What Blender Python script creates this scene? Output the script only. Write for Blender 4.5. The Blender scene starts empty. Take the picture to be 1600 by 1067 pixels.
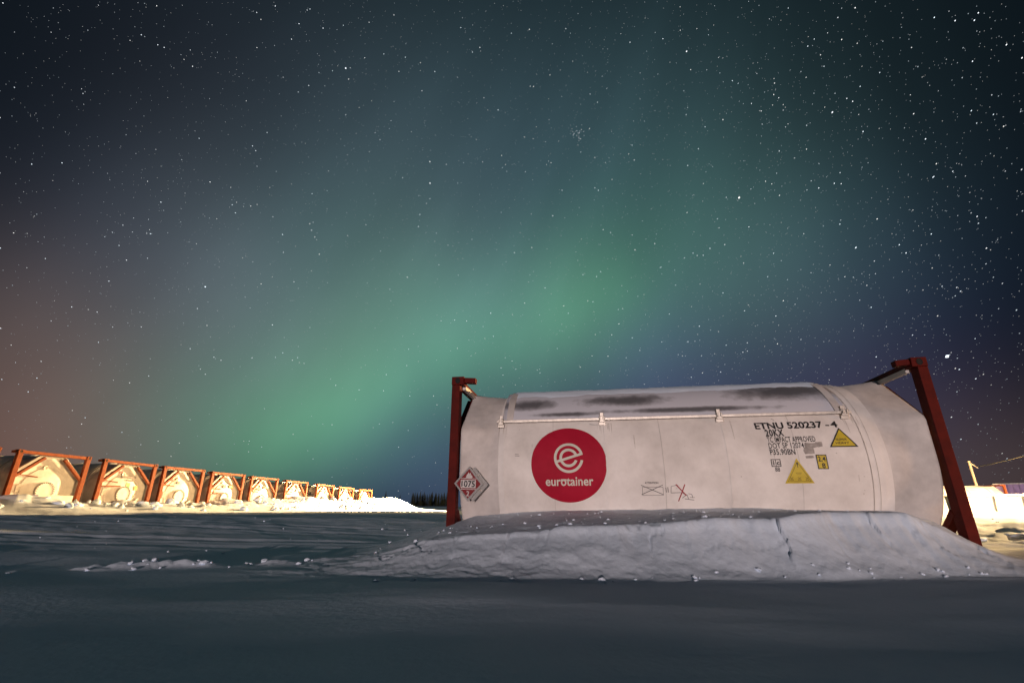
import bpy, bmesh, math, random
import numpy as np
from mathutils import Matrix, Vector

random.seed(7); np.random.seed(7)
S = bpy.context.scene
COL = S.collection
R_ = math.radians

# ------------------------------------------------------------------ camera
CAM_Z = 0.80
cam_d = bpy.data.cameras.new('camera'); cam = bpy.data.objects.new('camera', cam_d); COL.objects.link(cam)
cam_d.sensor_width = 36.0; cam_d.lens = 16.657; cam_d.clip_start = 0.05; cam_d.clip_end = 9000
cam.location = (0, 0, CAM_Z)
cam.rotation_euler = (R_(90 + 19.59), 0, 0)
S.camera = cam

# ------------------------------------------------------------------ world: aurora night sky
LOBES = [
(-0.372,0.719,0.586,26,0.0124,0.0093,0.0177),(-0.181,0.762,0.621,26,0.0248,0.0493,0.0544),(0.032,0.775,0.631,26,0.0041,0.0053,0.0117),
(0.241,0.752,0.613,26,0.0274,0.0574,0.0634),(-0.626,0.691,0.361,55,0.0000,0.0032,0.0158),(-0.524,0.755,0.394,55,0.0551,0.0601,0.0622),
(-0.394,0.815,0.425,55,0.0029,0.0282,0.0301),(-0.234,0.862,0.450,55,0.0294,0.0515,0.0392),(-0.053,0.879,0.474,55,0.0062,0.0054,0.0120),
(0.132,0.873,0.470,55,0.0046,0.0124,0.0208),(0.305,0.833,0.463,55,0.0000,0.0161,0.0000),(0.452,0.785,0.423,55,0.0352,0.0698,0.0673),
(0.572,0.732,0.370,55,0.0054,0.0108,0.0245),(-0.711,0.670,0.212,75,0.0769,0.0520,0.0445),(-0.642,0.731,0.231,75,0.0000,0.0039,0.0000),
(-0.552,0.795,0.251,75,0.0065,0.0000,0.0006),(-0.437,0.858,0.271,75,0.0352,0.0539,0.0554),(-0.297,0.902,0.312,75,0.0285,0.0365,0.0248),
(-0.147,0.935,0.323,75,0.0488,0.1376,0.0941),(0.000,0.931,0.365,75,0.0441,0.0953,0.0894),(0.147,0.906,0.398,75,0.0377,0.1140,0.0400),
(0.261,0.921,0.291,75,0.0269,0.0319,0.0787),(0.407,0.871,0.275,75,0.0023,0.0000,0.0014),(0.536,0.805,0.254,75,0.0101,0.0000,0.0043),
(0.642,0.734,0.221,75,0.0000,0.0000,0.0077),(-0.710,0.697,0.103,90,0.0119,0.0000,0.0000),(-0.567,0.815,0.120,90,0.0383,0.0775,0.0712),
(-0.467,0.876,0.118,90,0.0290,0.0829,0.0093),(-0.371,0.915,0.160,90,0.0117,0.0040,0.0831),(-0.259,0.941,0.216,90,0.0000,0.0000,0.0419),
(-0.253,0.963,0.092,90,0.0089,0.0000,0.0321),(-0.129,0.990,0.057,90,0.0232,0.0358,0.0653),(0.258,0.947,0.191,90,0.0074,0.0022,0.0214),
(0.515,0.843,0.158,90,0.0014,0.0035,0.0213),(0.669,0.735,0.108,90,0.0000,0.0000,0.0026),(0.699,0.715,0.023,90,0.0439,0.0274,0.0205),
(-0.439,0.898,0.029,90,0.0077,0.0000,0.0301),(-0.578,0.816,0.027,90,0.0000,0.0000,0.0064),(-0.690,0.724,0.024,90,0.1065,0.0547,0.0396),
(0.065,0.993,0.095,90,0.0444,0.0699,0.1026),(0.364,0.929,0.065,90,0.0378,0.0432,0.0691),(0.582,0.811,0.057,90,0.0258,0.0228,0.0291),
(-0.328,0.926,0.187,90,0.0402,0.1518,0.0000),(0.000,-0.944,0.330,1.6,0.0117,0.0236,0.0329),
(-0.388,0.908,0.148,260,0.012,0.050,0.016),(-0.462,0.881,0.091,260,0.002,0.030,0.004),(-0.438,0.892,0.108,420,0.004,0.028,0.008),(-0.350,0.921,0.173,420,0.004,0.028,0.008),(-0.248,0.938,0.242,420,0.004,0.028,0.008),(-0.134,0.946,0.296,420,0.004,0.028,0.008),(-0.014,0.943,0.333,420,0.004,0.028,0.008),(0.107,0.921,0.375,420,0.004,0.028,0.008),(0.210,0.885,0.415,420,0.004,0.028,0.008),(-0.300,0.925,0.215,260,0.018,0.045,0.022),
]
W = bpy.data.worlds.new('World'); S.world = W; W.use_nodes = True
nt = W.node_tree; nt.nodes.clear()
def N(t, **kw):
    n = nt.nodes.new(t)
    for k, v in kw.items(): setattr(n, k, v)
    return n
def mth(op, a, b=None, c=None, clamp=False):
    n = N('ShaderNodeMath', operation=op, use_clamp=clamp)
    for i, q in enumerate((a, b, c)):
        if q is None: continue
        if isinstance(q, (int, float)): n.inputs[i].default_value = q
        else: nt.links.new(q, n.inputs[i])
    return n.outputs[0]
def vec(op, a, b=None, c=None, s=None, out=0):
    n = N('ShaderNodeVectorMath', operation=op)
    for i, q in enumerate((a, b, c)):
        if q is None: continue
        if isinstance(q, (tuple, list)): n.inputs[i].default_value = q
        else: nt.links.new(q, n.inputs[i])
    if s is not None:
        if isinstance(s, (int, float)): n.inputs['Scale'].default_value = s
        else: nt.links.new(s, n.inputs['Scale'])
    return n.outputs[out]
def ramp01(x, a, b):
    n = N('ShaderNodeMapRange', interpolation_type='SMOOTHSTEP', clamp=True)
    nt.links.new(x, n.inputs[0]); n.inputs[1].default_value = a; n.inputs[2].default_value = b
    return n.outputs[0]
tc = N('ShaderNodeTexCoord'); D = vec('NORMALIZE', tc.outputs['Generated'])
acc = None
for (x, y, z, k, r, g, b) in LOBES:
    dt = vec('DOT_PRODUCT', D, (x, y, z), out=1)
    e = mth('EXPONENT', mth('MULTIPLY', mth('SUBTRACT', dt, 1.0), float(k)))
    c = vec('SCALE', (r, g, b), s=e)
    acc = c if acc is None else vec('ADD', acc, c)
# soft rays in the aurora: noise stretched along a tilted magnetic direction
MZ = Vector((.30, .26, .92)).normalized(); E1 = MZ.cross(Vector((0, 1, 0))).normalized(); E2 = MZ.cross(E1).normalized()
phi = mth('ARCTAN2', vec('DOT_PRODUCT', D, tuple(-E1), out=1), vec('DOT_PRODUCT', D, tuple(-E2), out=1))
cmb = N('ShaderNodeCombineXYZ'); nt.links.new(mth('MULTIPLY', phi, 5.0), cmb.inputs[0]); nt.links.new(mth('MULTIPLY', vec('DOT_PRODUCT', D, tuple(MZ), out=1), 2.6), cmb.inputs[1])
nz = N('ShaderNodeTexNoise', noise_dimensions='2D'); nt.links.new(cmb.outputs[0], nz.inputs['Vector'])
nz.inputs['Scale'].default_value = 1.0; nz.inputs['Detail'].default_value = 3.0; nz.inputs['Roughness'].default_value = 0.5
rays = N('ShaderNodeMapRange'); nt.links.new(nz.outputs[0], rays.inputs[0])
rays.inputs[1].default_value = 0.25; rays.inputs[2].default_value = 0.75; rays.inputs[3].default_value = 0.93; rays.inputs[4].default_value = 1.07
acc = vec('SCALE', acc, s=rays.outputs[0])
acc = vec('ADD', acc, (0.0017, 0.0029, 0.0046))
bg = N('ShaderNodeBackground'); nt.links.new(acc, bg.inputs[0]); bg.inputs[1].default_value = 1.03
wo = N('ShaderNodeOutputWorld'); nt.links.new(bg.outputs[0], wo.inputs[0])
W.cycles.sampling_method = 'MANUAL'; W.cycles.sample_map_resolution = 512

# ------------------------------------------------------------------ low pinkish light from behind the camera
sun_d = bpy.data.lights.new('low_light', 'SUN'); sun_o = bpy.data.objects.new('low_light', sun_d); COL.objects.link(sun_o)
sun_d.energy = 1.9; sun_d.color = (1.0, 0.80, 0.76); sun_d.angle = R_(0.8)
SUN_AZ, SUN_EL = R_(6), R_(0.4)       # travels towards +Y and +X
sd = Vector((math.sin(SUN_AZ)*math.cos(SUN_EL), math.cos(SUN_AZ)*math.cos(SUN_EL), -math.sin(SUN_EL)))
sun_o.rotation_euler = sd.to_track_quat('-Z', 'Y').to_euler()
def spot(name, loc, aim, half, watts, color, radius=0.18, blend=0.04):
    d = bpy.data.lights.new(name, 'SPOT'); o = bpy.data.objects.new(name, d); COL.objects.link(o)
    d.energy = watts; d.color = color; d.spot_size = 2*half; d.spot_blend = blend; d.shadow_soft_size = radius
    o.location = loc; o.rotation_euler = Vector(aim).to_track_quat('-Z', 'Y').to_euler()
    return o
LAMP_A = (-2.0, 46.0, 5.4); LAMP_B = (30.0, 18.0, 5.2)
spot('row_floodlight', LAMP_A, (-math.cos(R_(24)), -math.sin(R_(24)), -0.06), R_(48.5), 430000, (1.0, 0.62, 0.27))
spot('yard_floodlight', LAMP_B, (-math.cos(R_(-47)), -math.sin(R_(-47)), -0.10), R_(72.6), 185000, (1.0, 0.63, 0.27))

FILL_C = (15.0, 1.2, 1.7)  # added fill light out of view, imitating warm bounce on the tank's right end
spot('added_warm_fill', FILL_C, (5.3-15.0, 6.0-1.2, 1.15-1.7), R_(15), 2000, (1.0, 0.50, 0.18), 0.5, 1.0)

# ------------------------------------------------------------------ exposure and render
S.view_settings.view_transform = 'Standard'; S.view_settings.look = 'None'
S.view_settings.exposure = 0.0; S.view_settings.gamma = 1.0; S.view_settings.use_curve_mapping = False
S.cycles.max_bounces = 6; S.cycles.diffuse_bounces = 4; S.cycles.glossy_bounces = 3
S.cycles.use_denoising = True; S.cycles.denoiser = 'OPENIMAGEDENOISE'; S.cycles.denoising_input_passes = 'RGB_ALBEDO_NORMAL'
S.cycles.use_light_tree = False
S.cycles.sample_clamp_indirect = 4.0

# ------------------------------------------------------------------ noise helpers
def _hash(ix, iy, seed):
    h = (ix.astype(np.int64)*374761393 + iy.astype(np.int64)*668265263 + seed*1442695041) & 0x7fffffff
    h = ((h ^ (h >> 13))*1274126177) & 0x7fffffff
    h = h ^ (h >> 16)
    return (h & 0xffff)/65535.0
def vnoise(x, y, seed=0):
    ix = np.floor(x); iy = np.floor(y); fx = x-ix; fy = y-iy
    fx = fx*fx*fx*(fx*(fx*6-15)+10); fy = fy*fy*fy*(fy*(fy*6-15)+10)
    a = _hash(ix, iy, seed); b = _hash(ix+1, iy, seed); c = _hash(ix, iy+1, seed); d = _hash(ix+1, iy+1, seed)
    return (a*(1-fx)+b*fx)*(1-fy)+(c*(1-fx)+d*fx)*fy - 0.5
def fbm(x, y, octv=4, seed=0, gain=0.5):
    s = 0; a = 1.0; f = 1.0
    for o in range(octv):
        s = s + a*vnoise(x*f + 17.3*o, y*f - 9.1*o, seed+o*31); a *= gain; f *= 2.03
    return s
def sst(a, b, x):
    t = np.clip((x-a)/(b-a), 0, 1); return t*t*(3-2*t)

# ------------------------------------------------------------------ materials
def mat(name, base, rough=0.6, metal=0.0, spec=0.5):
    m = bpy.data.materials.new(name); m.use_nodes = True
    b = m.node_tree.nodes['Principled BSDF']
    b.inputs['Base Color'].default_value = (*base, 1); b.inputs['Roughness'].default_value = rough
    b.inputs['Metallic'].default_value = metal; b.inputs['Specular IOR Level'].default_value = spec
    return m
def worn(m, scale, c0, c1, lo=0.35, hi=0.65, detail=6, bump=0.0, bscale=60.0, bdist=0.004, stretch=(1, 1, 1), use='Object'):
    """mix two paint/dirt tones by noise, with a fine relief"""
    t = m.node_tree; b = t.nodes['Principled BSDF']
    co = t.nodes.new('ShaderNodeTexCoord'); mpn = t.nodes.new('ShaderNodeMapping'); t.links.new(co.outputs[use], mpn.inputs[0])
    mpn.inputs['Scale'].default_value = stretch
    n = t.nodes.new('ShaderNodeTexNoise'); n.inputs['Scale'].default_value = scale; n.inputs['Detail'].default_value = detail; n.inputs['Roughness'].default_value = 0.65
    t.links.new(mpn.outputs[0], n.inputs['Vector'])
    r = t.nodes.new('ShaderNodeValToRGB'); t.links.new(n.outputs[0], r.inputs[0])
    r.color_ramp.elements[0].position = lo; r.color_ramp.elements[0].color = (*c0, 1)
    r.color_ramp.elements[1].position = hi; r.color_ramp.elements[1].color = (*c1, 1)
    t.links.new(r.outputs[0], b.inputs['Base Color'])
    if bump:
        n2 = t.nodes.new('ShaderNodeTexNoise'); n2.inputs['Scale'].default_value = bscale; n2.inputs['Detail'].default_value = 5
        t.links.new(mpn.outputs[0], n2.inputs['Vector'])
        bp = t.nodes.new('ShaderNodeBump'); bp.inputs['Strength'].default_value = bump; bp.inputs['Distance'].default_value = bdist
        t.links.new(n2.outputs[0], bp.inputs['Height']); t.links.new(bp.outputs[0], b.inputs['Normal'])
    return m
M = {}
M['snow'] = worn(mat('snow', (.82, .84, .87), 0.75, spec=0.25), 1.3, (.68, .78, .90), (.73, .82, .93), bump=0.42, bscale=24, bdist=0.012, use='Object')
M['tank'] = worn(mat('white_cladding', (.6, .57, .54), 0.55, spec=0.3), 1.7, (.60, .565, .53), (.80, .765, .73), lo=.32, hi=.62, detail=9, bump=0.25, bscale=9, bdist=0.006)
M['skirt'] = worn(mat('white_skirt', (.6, .57, .54), 0.6, spec=0.3), 2.3, (.44, .41, .39), (.64, .60, .57), lo=.3, hi=.6, detail=8, bump=0.2, bscale=14, bdist=0.005)
M['red'] = worn(mat('red_oxide_paint', (.11, .007, .004), 0.65, spec=0.12), 6.0, (.055, .0036, .0024), (.10, .0068, .004), lo=.3, hi=.65, detail=9, bump=0.3, bscale=45, bdist=0.002)
M['rust'] = worn(mat('weathered_rust_red_paint', (.2, .045, .012), 0.7, spec=0.15), 6.0, (.15, .030, .008), (.24, .060, .018), lo=.3, hi=.65, detail=9, bump=0.3, bscale=45, bdist=0.002)
M['hole'] = mat('painted_hole_shade', (.01, .008, .008), 0.9)  # near-black colour painted in for the shade inside the casting holes
M['shield'] = mat('frosted_metal_shield', (.5, .49, .53), 0.65, spec=0.25)
def frost_shield(m):
    """thin white frost with a few scoured patches of bare grey metal"""
    t = m.node_tree; b = t.nodes['Principled BSDF']; L = t.links.new
    co = t.nodes.new('ShaderNodeTexCoord')
    def noise(scale, detail):
        n = t.nodes.new('ShaderNodeTexNoise'); n.inputs['Scale'].default_value = scale; n.inputs['Detail'].default_value = detail; n.inputs['Roughness'].default_value = .6
        L(co.outputs['Object'], n.inputs['Vector']); return n.outputs[0]
    def ma(op, a, c):
        n = t.nodes.new('ShaderNodeMath'); n.operation = op
        for k, q in enumerate((a, c)):
            if isinstance(q, (int, float)): n.inputs[k].default_value = q
            else: L(q, n.inputs[k])
        return n.outputs[0]
    best = None
    for (x, z, sx, sz) in ((1.52, 2.33, .62, .13), (-.62, 2.26, .52, .085), (-1.98, 2.23, .36, .085), (.2, 2.07, .9, .035), (-1.45, 2.05, .4, .03)):
        v = t.nodes.new('ShaderNodeVectorMath'); v.operation = 'SUBTRACT'; L(co.outputs['Object'], v.inputs[0]); v.inputs[1].default_value = (x, 0, z)
        w = t.nodes.new('ShaderNodeVectorMath'); w.operation = 'MULTIPLY'; L(v.outputs[0], w.inputs[0]); w.inputs[1].default_value = (1/sx, 0, 1/sz)
        l = t.nodes.new('ShaderNodeVectorMath'); l.operation = 'LENGTH'; L(w.outputs[0], l.inputs[0])
        best = l.outputs['Value'] if best is None else ma('MINIMUM', best, l.outputs['Value'])
    d = ma('ADD', best, ma('MULTIPLY', ma('SUBTRACT', noise(5, 6), .5), 1.5))
    r = t.nodes.new('ShaderNodeValToRGB'); mr = ma('MULTIPLY', d, .5); L(mr, r.inputs[0])
    r.color_ramp.elements[0].position = .22; r.color_ramp.elements[0].color = (.13, .13, .14, 1)
    r.color_ramp.elements[1].position = .70; r.color_ramp.elements[1].color = (.60, .61, .67, 1)
    e = r.color_ramp.elements.new(.42); e.color = (.26, .26, .28, 1)
    L(r.outputs[0], b.inputs['Base Color'])
    bp = t.nodes.new('ShaderNodeBump'); bp.inputs['Strength'].default_value = .35; bp.inputs['Distance'].default_value = .006
    L(noise(22, 6), bp.inputs['Height']); L(bp.outputs[0], b.inputs['Normal'])
frost_shield(M['shield'])
M['steel'] = worn(mat('galvanised_steel', (.55, .52, .47), 0.45, metal=0.5), 20, (.40, .37, .33), (.60, .56, .50))
M['alum'] = mat('aluminium', (.62, .60, .58), 0.35, metal=0.7)
M['black'] = mat('black_lettering', (.012, .012, .013), 0.6)
M['ghost'] = worn(mat('grey_tape_residue', (.30, .27, .25), 0.8), 14, (.24, .215, .20), (.44, .41, .38), detail=7)
M['logo'] = worn(mat('crimson_vinyl', (.38, .010, .032), 0.6, spec=0.1), 3, (.34, .008, .028), (.41, .012, .038))
M['logowhite'] = mat('pale_vinyl', (.58, .57, .50), 0.6)
M['yellow'] = worn(mat('yellow_sticker', (.55, .42, .02), 0.55), 8, (.48, .36, .018), (.60, .46, .025))
M['yellowdark'] = mat('sticker_print_brown', (.16, .11, .01), 0.6)
M['placred'] = mat('placard_red', (.20, .012, .016), 0.5)
M['placwhite'] = mat('placard_white', (.60, .56, .54), 0.5)
M['redink'] = mat('red_ink', (.30, .012, .02), 0.6)
M['greyink'] = mat('grey_ink', (.16, .14, .14), 0.7)
M['joint'] = mat('cladding_joint_sealant', (.50, .47, .44), 0.8)
M['run'] = worn(mat('grimy_run_mark', (.48, .44, .40), 0.8), 30, (.48, .44, .40), (.64, .60, .56))
M['rubber'] = mat('dark_rubber', (.02, .02, .02), 0.8)
M['bark'] = mat('bark', (.05, .035, .025), 0.9)
M['needle'] = worn(mat('spruce_needles', (.04, .05, .03), 0.8, spec=0.2), 3, (.022, .030, .016), (.060, .062, .030))
M['skipwhite'] = worn(mat('off_white_paint', (.6, .58, .52), 0.6), 3, (.55, .52, .46), (.68, .65, .58))
M['lilac'] = worn(mat('lilac_sheeting', (.38, .26, .45), 0.6), 3, (.34, .23, .42), (.44, .31, .52))
M['pole'] = worn(mat('pale_timber', (.45, .36, .25), 0.8), 5, (.36, .28, .2), (.52, .43, .32), stretch=(6, 6, .6))
M['cable'] = mat('frosted_cable', (.42, .36, .28), 0.7)
M['green'] = mat('green_sticker', (.10, .30, .10), 0.6)
M['lamp'] = mat('lamp_glass', (.9, .85, .7), 0.2)

# ------------------------------------------------------------------ mesh helpers
def me_from(bm, name, smooth=False):
    me = bpy.data.meshes.new(name); bm.to_mesh(me); bm.free()
    if smooth:
        me.shade_smooth()
    return me
def link(name, me, m, parent=None, loc=None, rot=None):
    o = bpy.data.objects.new(name, me); COL.objects.link(o)
    if m is not None and not me.materials: me.materials.append(m)
    if parent is not None: o.parent = parent
    if loc is not None: o.location = loc
    if rot is not None: o.rotation_euler = rot
    return o
def bm_box(bm, c, s, bevel=0.0, mtx=None):
    r = bmesh.ops.create_cube(bm, size=1.0); vs = r['verts']
    bmesh.ops.scale(bm, vec=s, verts=vs)
    if bevel:
        es = list({e for v in vs for e in v.link_edges})
        r2 = bmesh.ops.bevel(bm, geom=es, offset=bevel, segments=2, affect='EDGES', profile=0.5)
        vs = list({v for f in r2['faces'] for v in f.verts} | {v for v in vs if v.is_valid})
    if mtx is not None: bmesh.ops.transform(bm, matrix=mtx, verts=vs)
    bmesh.ops.translate(bm, vec=c, verts=vs)
    return vs
def box(name, c, s, m, parent, bevel=0.0, mtx=None):
    bm = bmesh.new(); bm_box(bm, c, s, bevel, mtx); return link(name, me_from(bm, name), m, parent)
def bar(name, a, b, w, h, m, parent, bevel=0.006, up=(0, 0, 1)):
    a = Vector(a); b = Vector(b); d = (b-a); L = d.length; d.normalize()
    u = Vector(up); s = d.cross(u).normalized(); u = s.cross(d).normalized()
    mtx = Matrix((s, d, u)).transposed().to_4x4()
    bm = bmesh.new(); bm_box(bm, (a+b)/2, (w, L, h), bevel, mtx)
    return link(name, me_from(bm, name), m, parent)
def tube_bm(bm, pts, r, n=8, cap=True):
    rings = []
    for i, p in enumerate(pts):
        p = Vector(p); q0 = Vector(pts[max(i-1, 0)]); q1 = Vector(pts[min(i+1, len(pts)-1)])
        d = (q1-q0).normalized(); u = Vector((0, 0, 1)) if abs(d.z) < .95 else Vector((1, 0, 0))
        s = d.cross(u).normalized(); u = s.cross(d).normalized()
        rr = r[i] if isinstance(r, (list, tuple)) else r
        rings.append([bm.verts.new(p + s*math.cos(k*2*math.pi/n)*rr + u*math.sin(k*2*math.pi/n)*rr) for k in range(n)])
    for a, b in zip(rings, rings[1:]):
        for k in range(n): bm.faces.new((a[k], a[(k+1) % n], b[(k+1) % n], b[k]))
    if cap: bm.faces.new(rings[0][::-1]); bm.faces.new(rings[-1])
    bmesh.ops.recalc_face_normals(bm, faces=bm.faces[:])
def np_mesh(name, V, F, smooth=True):
    me = bpy.data.meshes.new(name); V = np.asarray(V, dtype=np.float32); F = np.asarray(F, dtype=np.int32)
    k = F.shape[1]
    me.vertices.add(len(V)); me.vertices.foreach_set('co', V.ravel())
    me.loops.add(F.size); me.loops.foreach_set('vertex_index', F.ravel())
    me.polygons.add(len(F)); me.polygons.foreach_set('loop_start', np.arange(0, F.size, k, dtype=np.int32))
    me.update(calc_edges=True)
    if smooth: me.shade_smooth()
    return me
def empty(name, loc, rz=0.0, label=None, cat=None, group=None):
    o = bpy.data.objects.new(name, None); COL.objects.link(o); o.location = loc; o.rotation_euler = (0, 0, rz)
    o.empty_display_size = 0.2
    tag(o, label, cat, group); return o
def tag(o, label=None, cat=None, group=None, kind=None):
    if label: o['label'] = label
    if cat: o['category'] = cat
    if group: o['group'] = group
    if kind: o['kind'] = kind
    return o

# ------------------------------------------------------------------ snow ground (one sheet, dense in front of the camera)
TH = R_(8.95); CX, CY = 2.324, 7.266              # the near container's centre and yaw
cT, sT = math.cos(TH), math.sin(TH)
def to_local(x, y):
    dx = x-CX; dy = y-CY
    return dx*cT - dy*sT, dx*sT + dy*cT            # s along the container, w away from the camera
LIP_S = [-4.9, -3.94, -3.48, -3.10, -2.77, -2.29, -1.67, -1.42, -.71, -.51, -.05, .45, .70, 1.0, 1.75, 1.90, 2.06, 2.20, 2.42, 2.70, 3.3, 3.9]
LIP_Y = [-3.0, -2.8, -2.8, -2.8, -2.8, -2.8, -2.8, -2.8, -2.8, -2.8, -2.7, -2.6, -2.45, -2.3, -2.2, -2.2, -2.2, -2.2, -2.2, -2.1, -2.0, -2.0]
LIP_Z = [.31, .325, .35, .43, .525, .590, .618, .662, .678, .690, .735, .725, .772, .785, .787, .735, .64, .555, .44, .36, .30, .28]
BAS_S = [-4.9, -4.1, -3.06, -2.59, -1.92, -1.3, -.64, .23, .98, 1.68, 2.64, 3.9]
BAS_Y = [-4.0, -3.85, -3.70, -3.88, -3.90, -3.68, -3.47, -3.19, -2.98, -2.85, -2.75, -2.8]
CON_S = [-5.0, -4.2, -3.6, -2.985, -2.69, -2.43, -2.18, -1.76, -.56, .57, 1.64, 2.32, 2.68, 2.86, 3.0, 3.5, 4.2]
CON_Z = [.36, .42, .50, .634, .725, .750, .765, .785, .805, .818, .80, .80, .68, .50, .38, .30, .28]
def base_height(x, y):
    r = np.hypot(x, y); az = np.arctan2(x, np.maximum(y, -1e9))
    left = sst(5.0, -3.0, x)
    h = 0.30 + 0.37*sst(5.5, 13.5, r)*left + 0.42*sst(13.0, 34.0, r)*(1-left)
    h = h + 0.05*sst(14, 24, r)*left
    h = np.where(y > 0, h, 0.30 + 0.1*sst(10, 60, r))
    # bank under the far row of containers
    xr = -16.28 + 0.1485*(y-16.0)
    d = x - xr
    rowm = sst(7, 11, y)*sst(52, 46, y)
    h = h + 0.34*rowm*sst(3.6, 0.3, d + 0.8*vnoise(x*.5, y*.5, 5))
    h = h + 0.42*rowm*sst(22, 33, y)*sst(3.0, 1.0, d)*sst(-5, -.5, d)
    h = h + 0.0105*np.clip(r-45, 0, 125)*sst(0, 30, y)
    h = h + 0.35*np.exp(-(((x+10.5)/2.6)**2 + ((y-46)/3.0)**2))
    return h
def ground_height(x, y):
    r = np.hypot(x, y)
    h = base_height(x, y)
    near = sst(60, 14, r)
    # wind crust and packed wheel tracks running sideways
    h = h + near*(0.05*fbm(x*.35, y*.55, 3, 11) + 0.006*fbm(x*.6, y*2.2, 4, 23)*sst(4.2, 6.5, r) + 0.006*fbm(x*.8+.3*y, y*2.6, 3, 29)*sst(5.0, 3.5, r))
    # churned snow further away
    rough = sst(6.0, 9.5, r)*sst(70, 30, r)
    h = h + rough*(0.014*fbm(x*3.2, y*3.2, 4, 41) + 0.006*np.abs(fbm(x*1.0, y*4.0, 3, 51)))
    # wheel ruts crossing the yard on the left
    lft = sst(.5, -2.5, x)*sst(16, 11, r)*sst(5.0, 6.2, y)
    for (y0, sl, dp) in ((6.5, .05, .008), (7.15, .05, .011), (8.5, -.03, .009), (9.3, -.03, .010), (10.6, .02, .007)):
        q = y - (y0 + sl*(x+4) + .25*vnoise(x*.25, y0, 55))
        h = h - lft*dp*(np.exp(-(q/.10)**2) - .55*np.exp(-((q-.19)/.07)**2) - .55*np.exp(-((q+.19)/.07)**2))*(1 + .5*vnoise(x*5, y0*3+q*4, 57))
    rgt = sst(6.5, 9.0, x)*sst(30, 16, r)
    h = h + rgt*(0.20*np.abs(fbm(x*.55, y*.9, 3, 61)) + 0.075*fbm(x*2.4, y*2.4, 4, 71))
    # lumpy heaps at the feet of the far row
    xr = -16.28 + 0.1485*(y-16.0); d = x-xr
    rowm = sst(9, 12, y)*sst(50, 44, y)*sst(2.3, .2, d)*sst(-9, -1, d)
    h = h + rowm*(0.30*np.clip(fbm(x*.9, y*.9, 3, 81)+.12, 0, 1) + 0.10*fbm(x*3.1, y*3.1, 3, 91))
    # snow bank in front of and around the near container
    s, w = to_local(x, y)
    jag = 0.16*vnoise(s*1.7, w*.4+3, 101) + 0.09*vnoise(s*5.3, w*.6, 103) + 0.05*vnoise(s*13., w*2.0, 105)
    cell = _hash(np.floor(s*2.1 + .35*vnoise(s*3, w*3, 107)), np.floor(w*.01), 109) - .5
    ly = np.interp(s, LIP_S, LIP_Y) + (jag + 0.13*cell)*sst(-4.2, -2.6, s)
    lz = np.interp(s, LIP_S, LIP_Z) + 0.010*cell
    by = np.interp(s, BAS_S, BAS_Y) + 0.22*vnoise(s*.9, 2.2, 111) + .10*vnoise(s*3.1, 5.2, 113)
    cz = np.interp(s, CON_S, CON_Z)
    by = np.minimum(by, ly-0.28)
    tf = np.clip((w-by)/(ly-by), 0, 1)
    prof = 0.30*tf + 0.70*tf**1.7
    prof = np.where(tf > .86, prof + (1-prof)*sst(.86, .97, tf)*.9, prof)        # crisp broken edge
    face = 0.30 + (lz-0.30)*prof
    tt = np.clip((w-ly)/(-1.1-ly), 0, 1)
    top = lz + (cz-lz)*(tt**1.15)
    mound = np.where(w < ly, face, np.where(w < -1.1, top, cz + (0.62-cz)*sst(-.3, 2.2, w)))
    # relief on the broken face: slabs, cracks, crumbs
    fm = sst(0.0, .15, tf)*sst(1.0, .92, tf)
    mound = mound + fm*(0.030*fbm(s*1.2+.3*w, w*2.6, 4, 121) + 0.011*fbm(s*9, w*9, 4, 131) + 0.0055*fbm(s*26, w*26, 3, 133))
    cr1 = np.abs(fbm(s*1.15 + .5*w, w*1.8 - .3*s, 3, 141)); cr2 = np.abs(fbm(s*2.3, w*2.3+4, 2, 151))
    mound = mound - 0.03*sst(.022, .0, cr1)*sst(.35, .9, tf)*sst(.25, .02, tt) - 0.014*sst(.016, .0, cr2)*sst(.5, .95, tf)*sst(.5, .1, tt)
    mound = mound + sst(.02, .2, tt)*(0.012*fbm(s*5, w*5, 4, 161) + .004*fbm(s*24, w*24, 3, 167) + .02*fbm(s*1.3, w*1.3, 2, 163))
    mk = sst(-4.5, -3.2, s)*sst(4.4, 3.4, s)*sst(3.6, 2.0, w)*sst(-4.3, -3.7, w + .0*s)
    b0 = np.where(w < by, h, np.maximum(mound, h - .05 + .0*h))
    h = np.where(w < by, h*(1-mk) + mk*(h*.5 + .5*(0.30 + .02*fbm(x*1.2, y*1.8, 3, 171))), h*(1-mk) + b0*mk)
    # a shallow scooped band along the foot of the bank
    h = h - 0.012*mk*np.exp(-((w-by+.22)/.16)**2)
    # crest of ploughed clods running off to the left
    ex = (x+3.1)/1.55
    yc = 4.78 + 0.30*(x+3.1) + .10*vnoise(x*1.7, 3.3, 181)
    cre = np.exp(-((y-yc)/.14)**2)*np.exp(-ex**4)
    h = h + cre*(0.10*np.clip(fbm(x*3.2, y*3.2, 4, 191)+.02, 0, 1))
    return h

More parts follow.
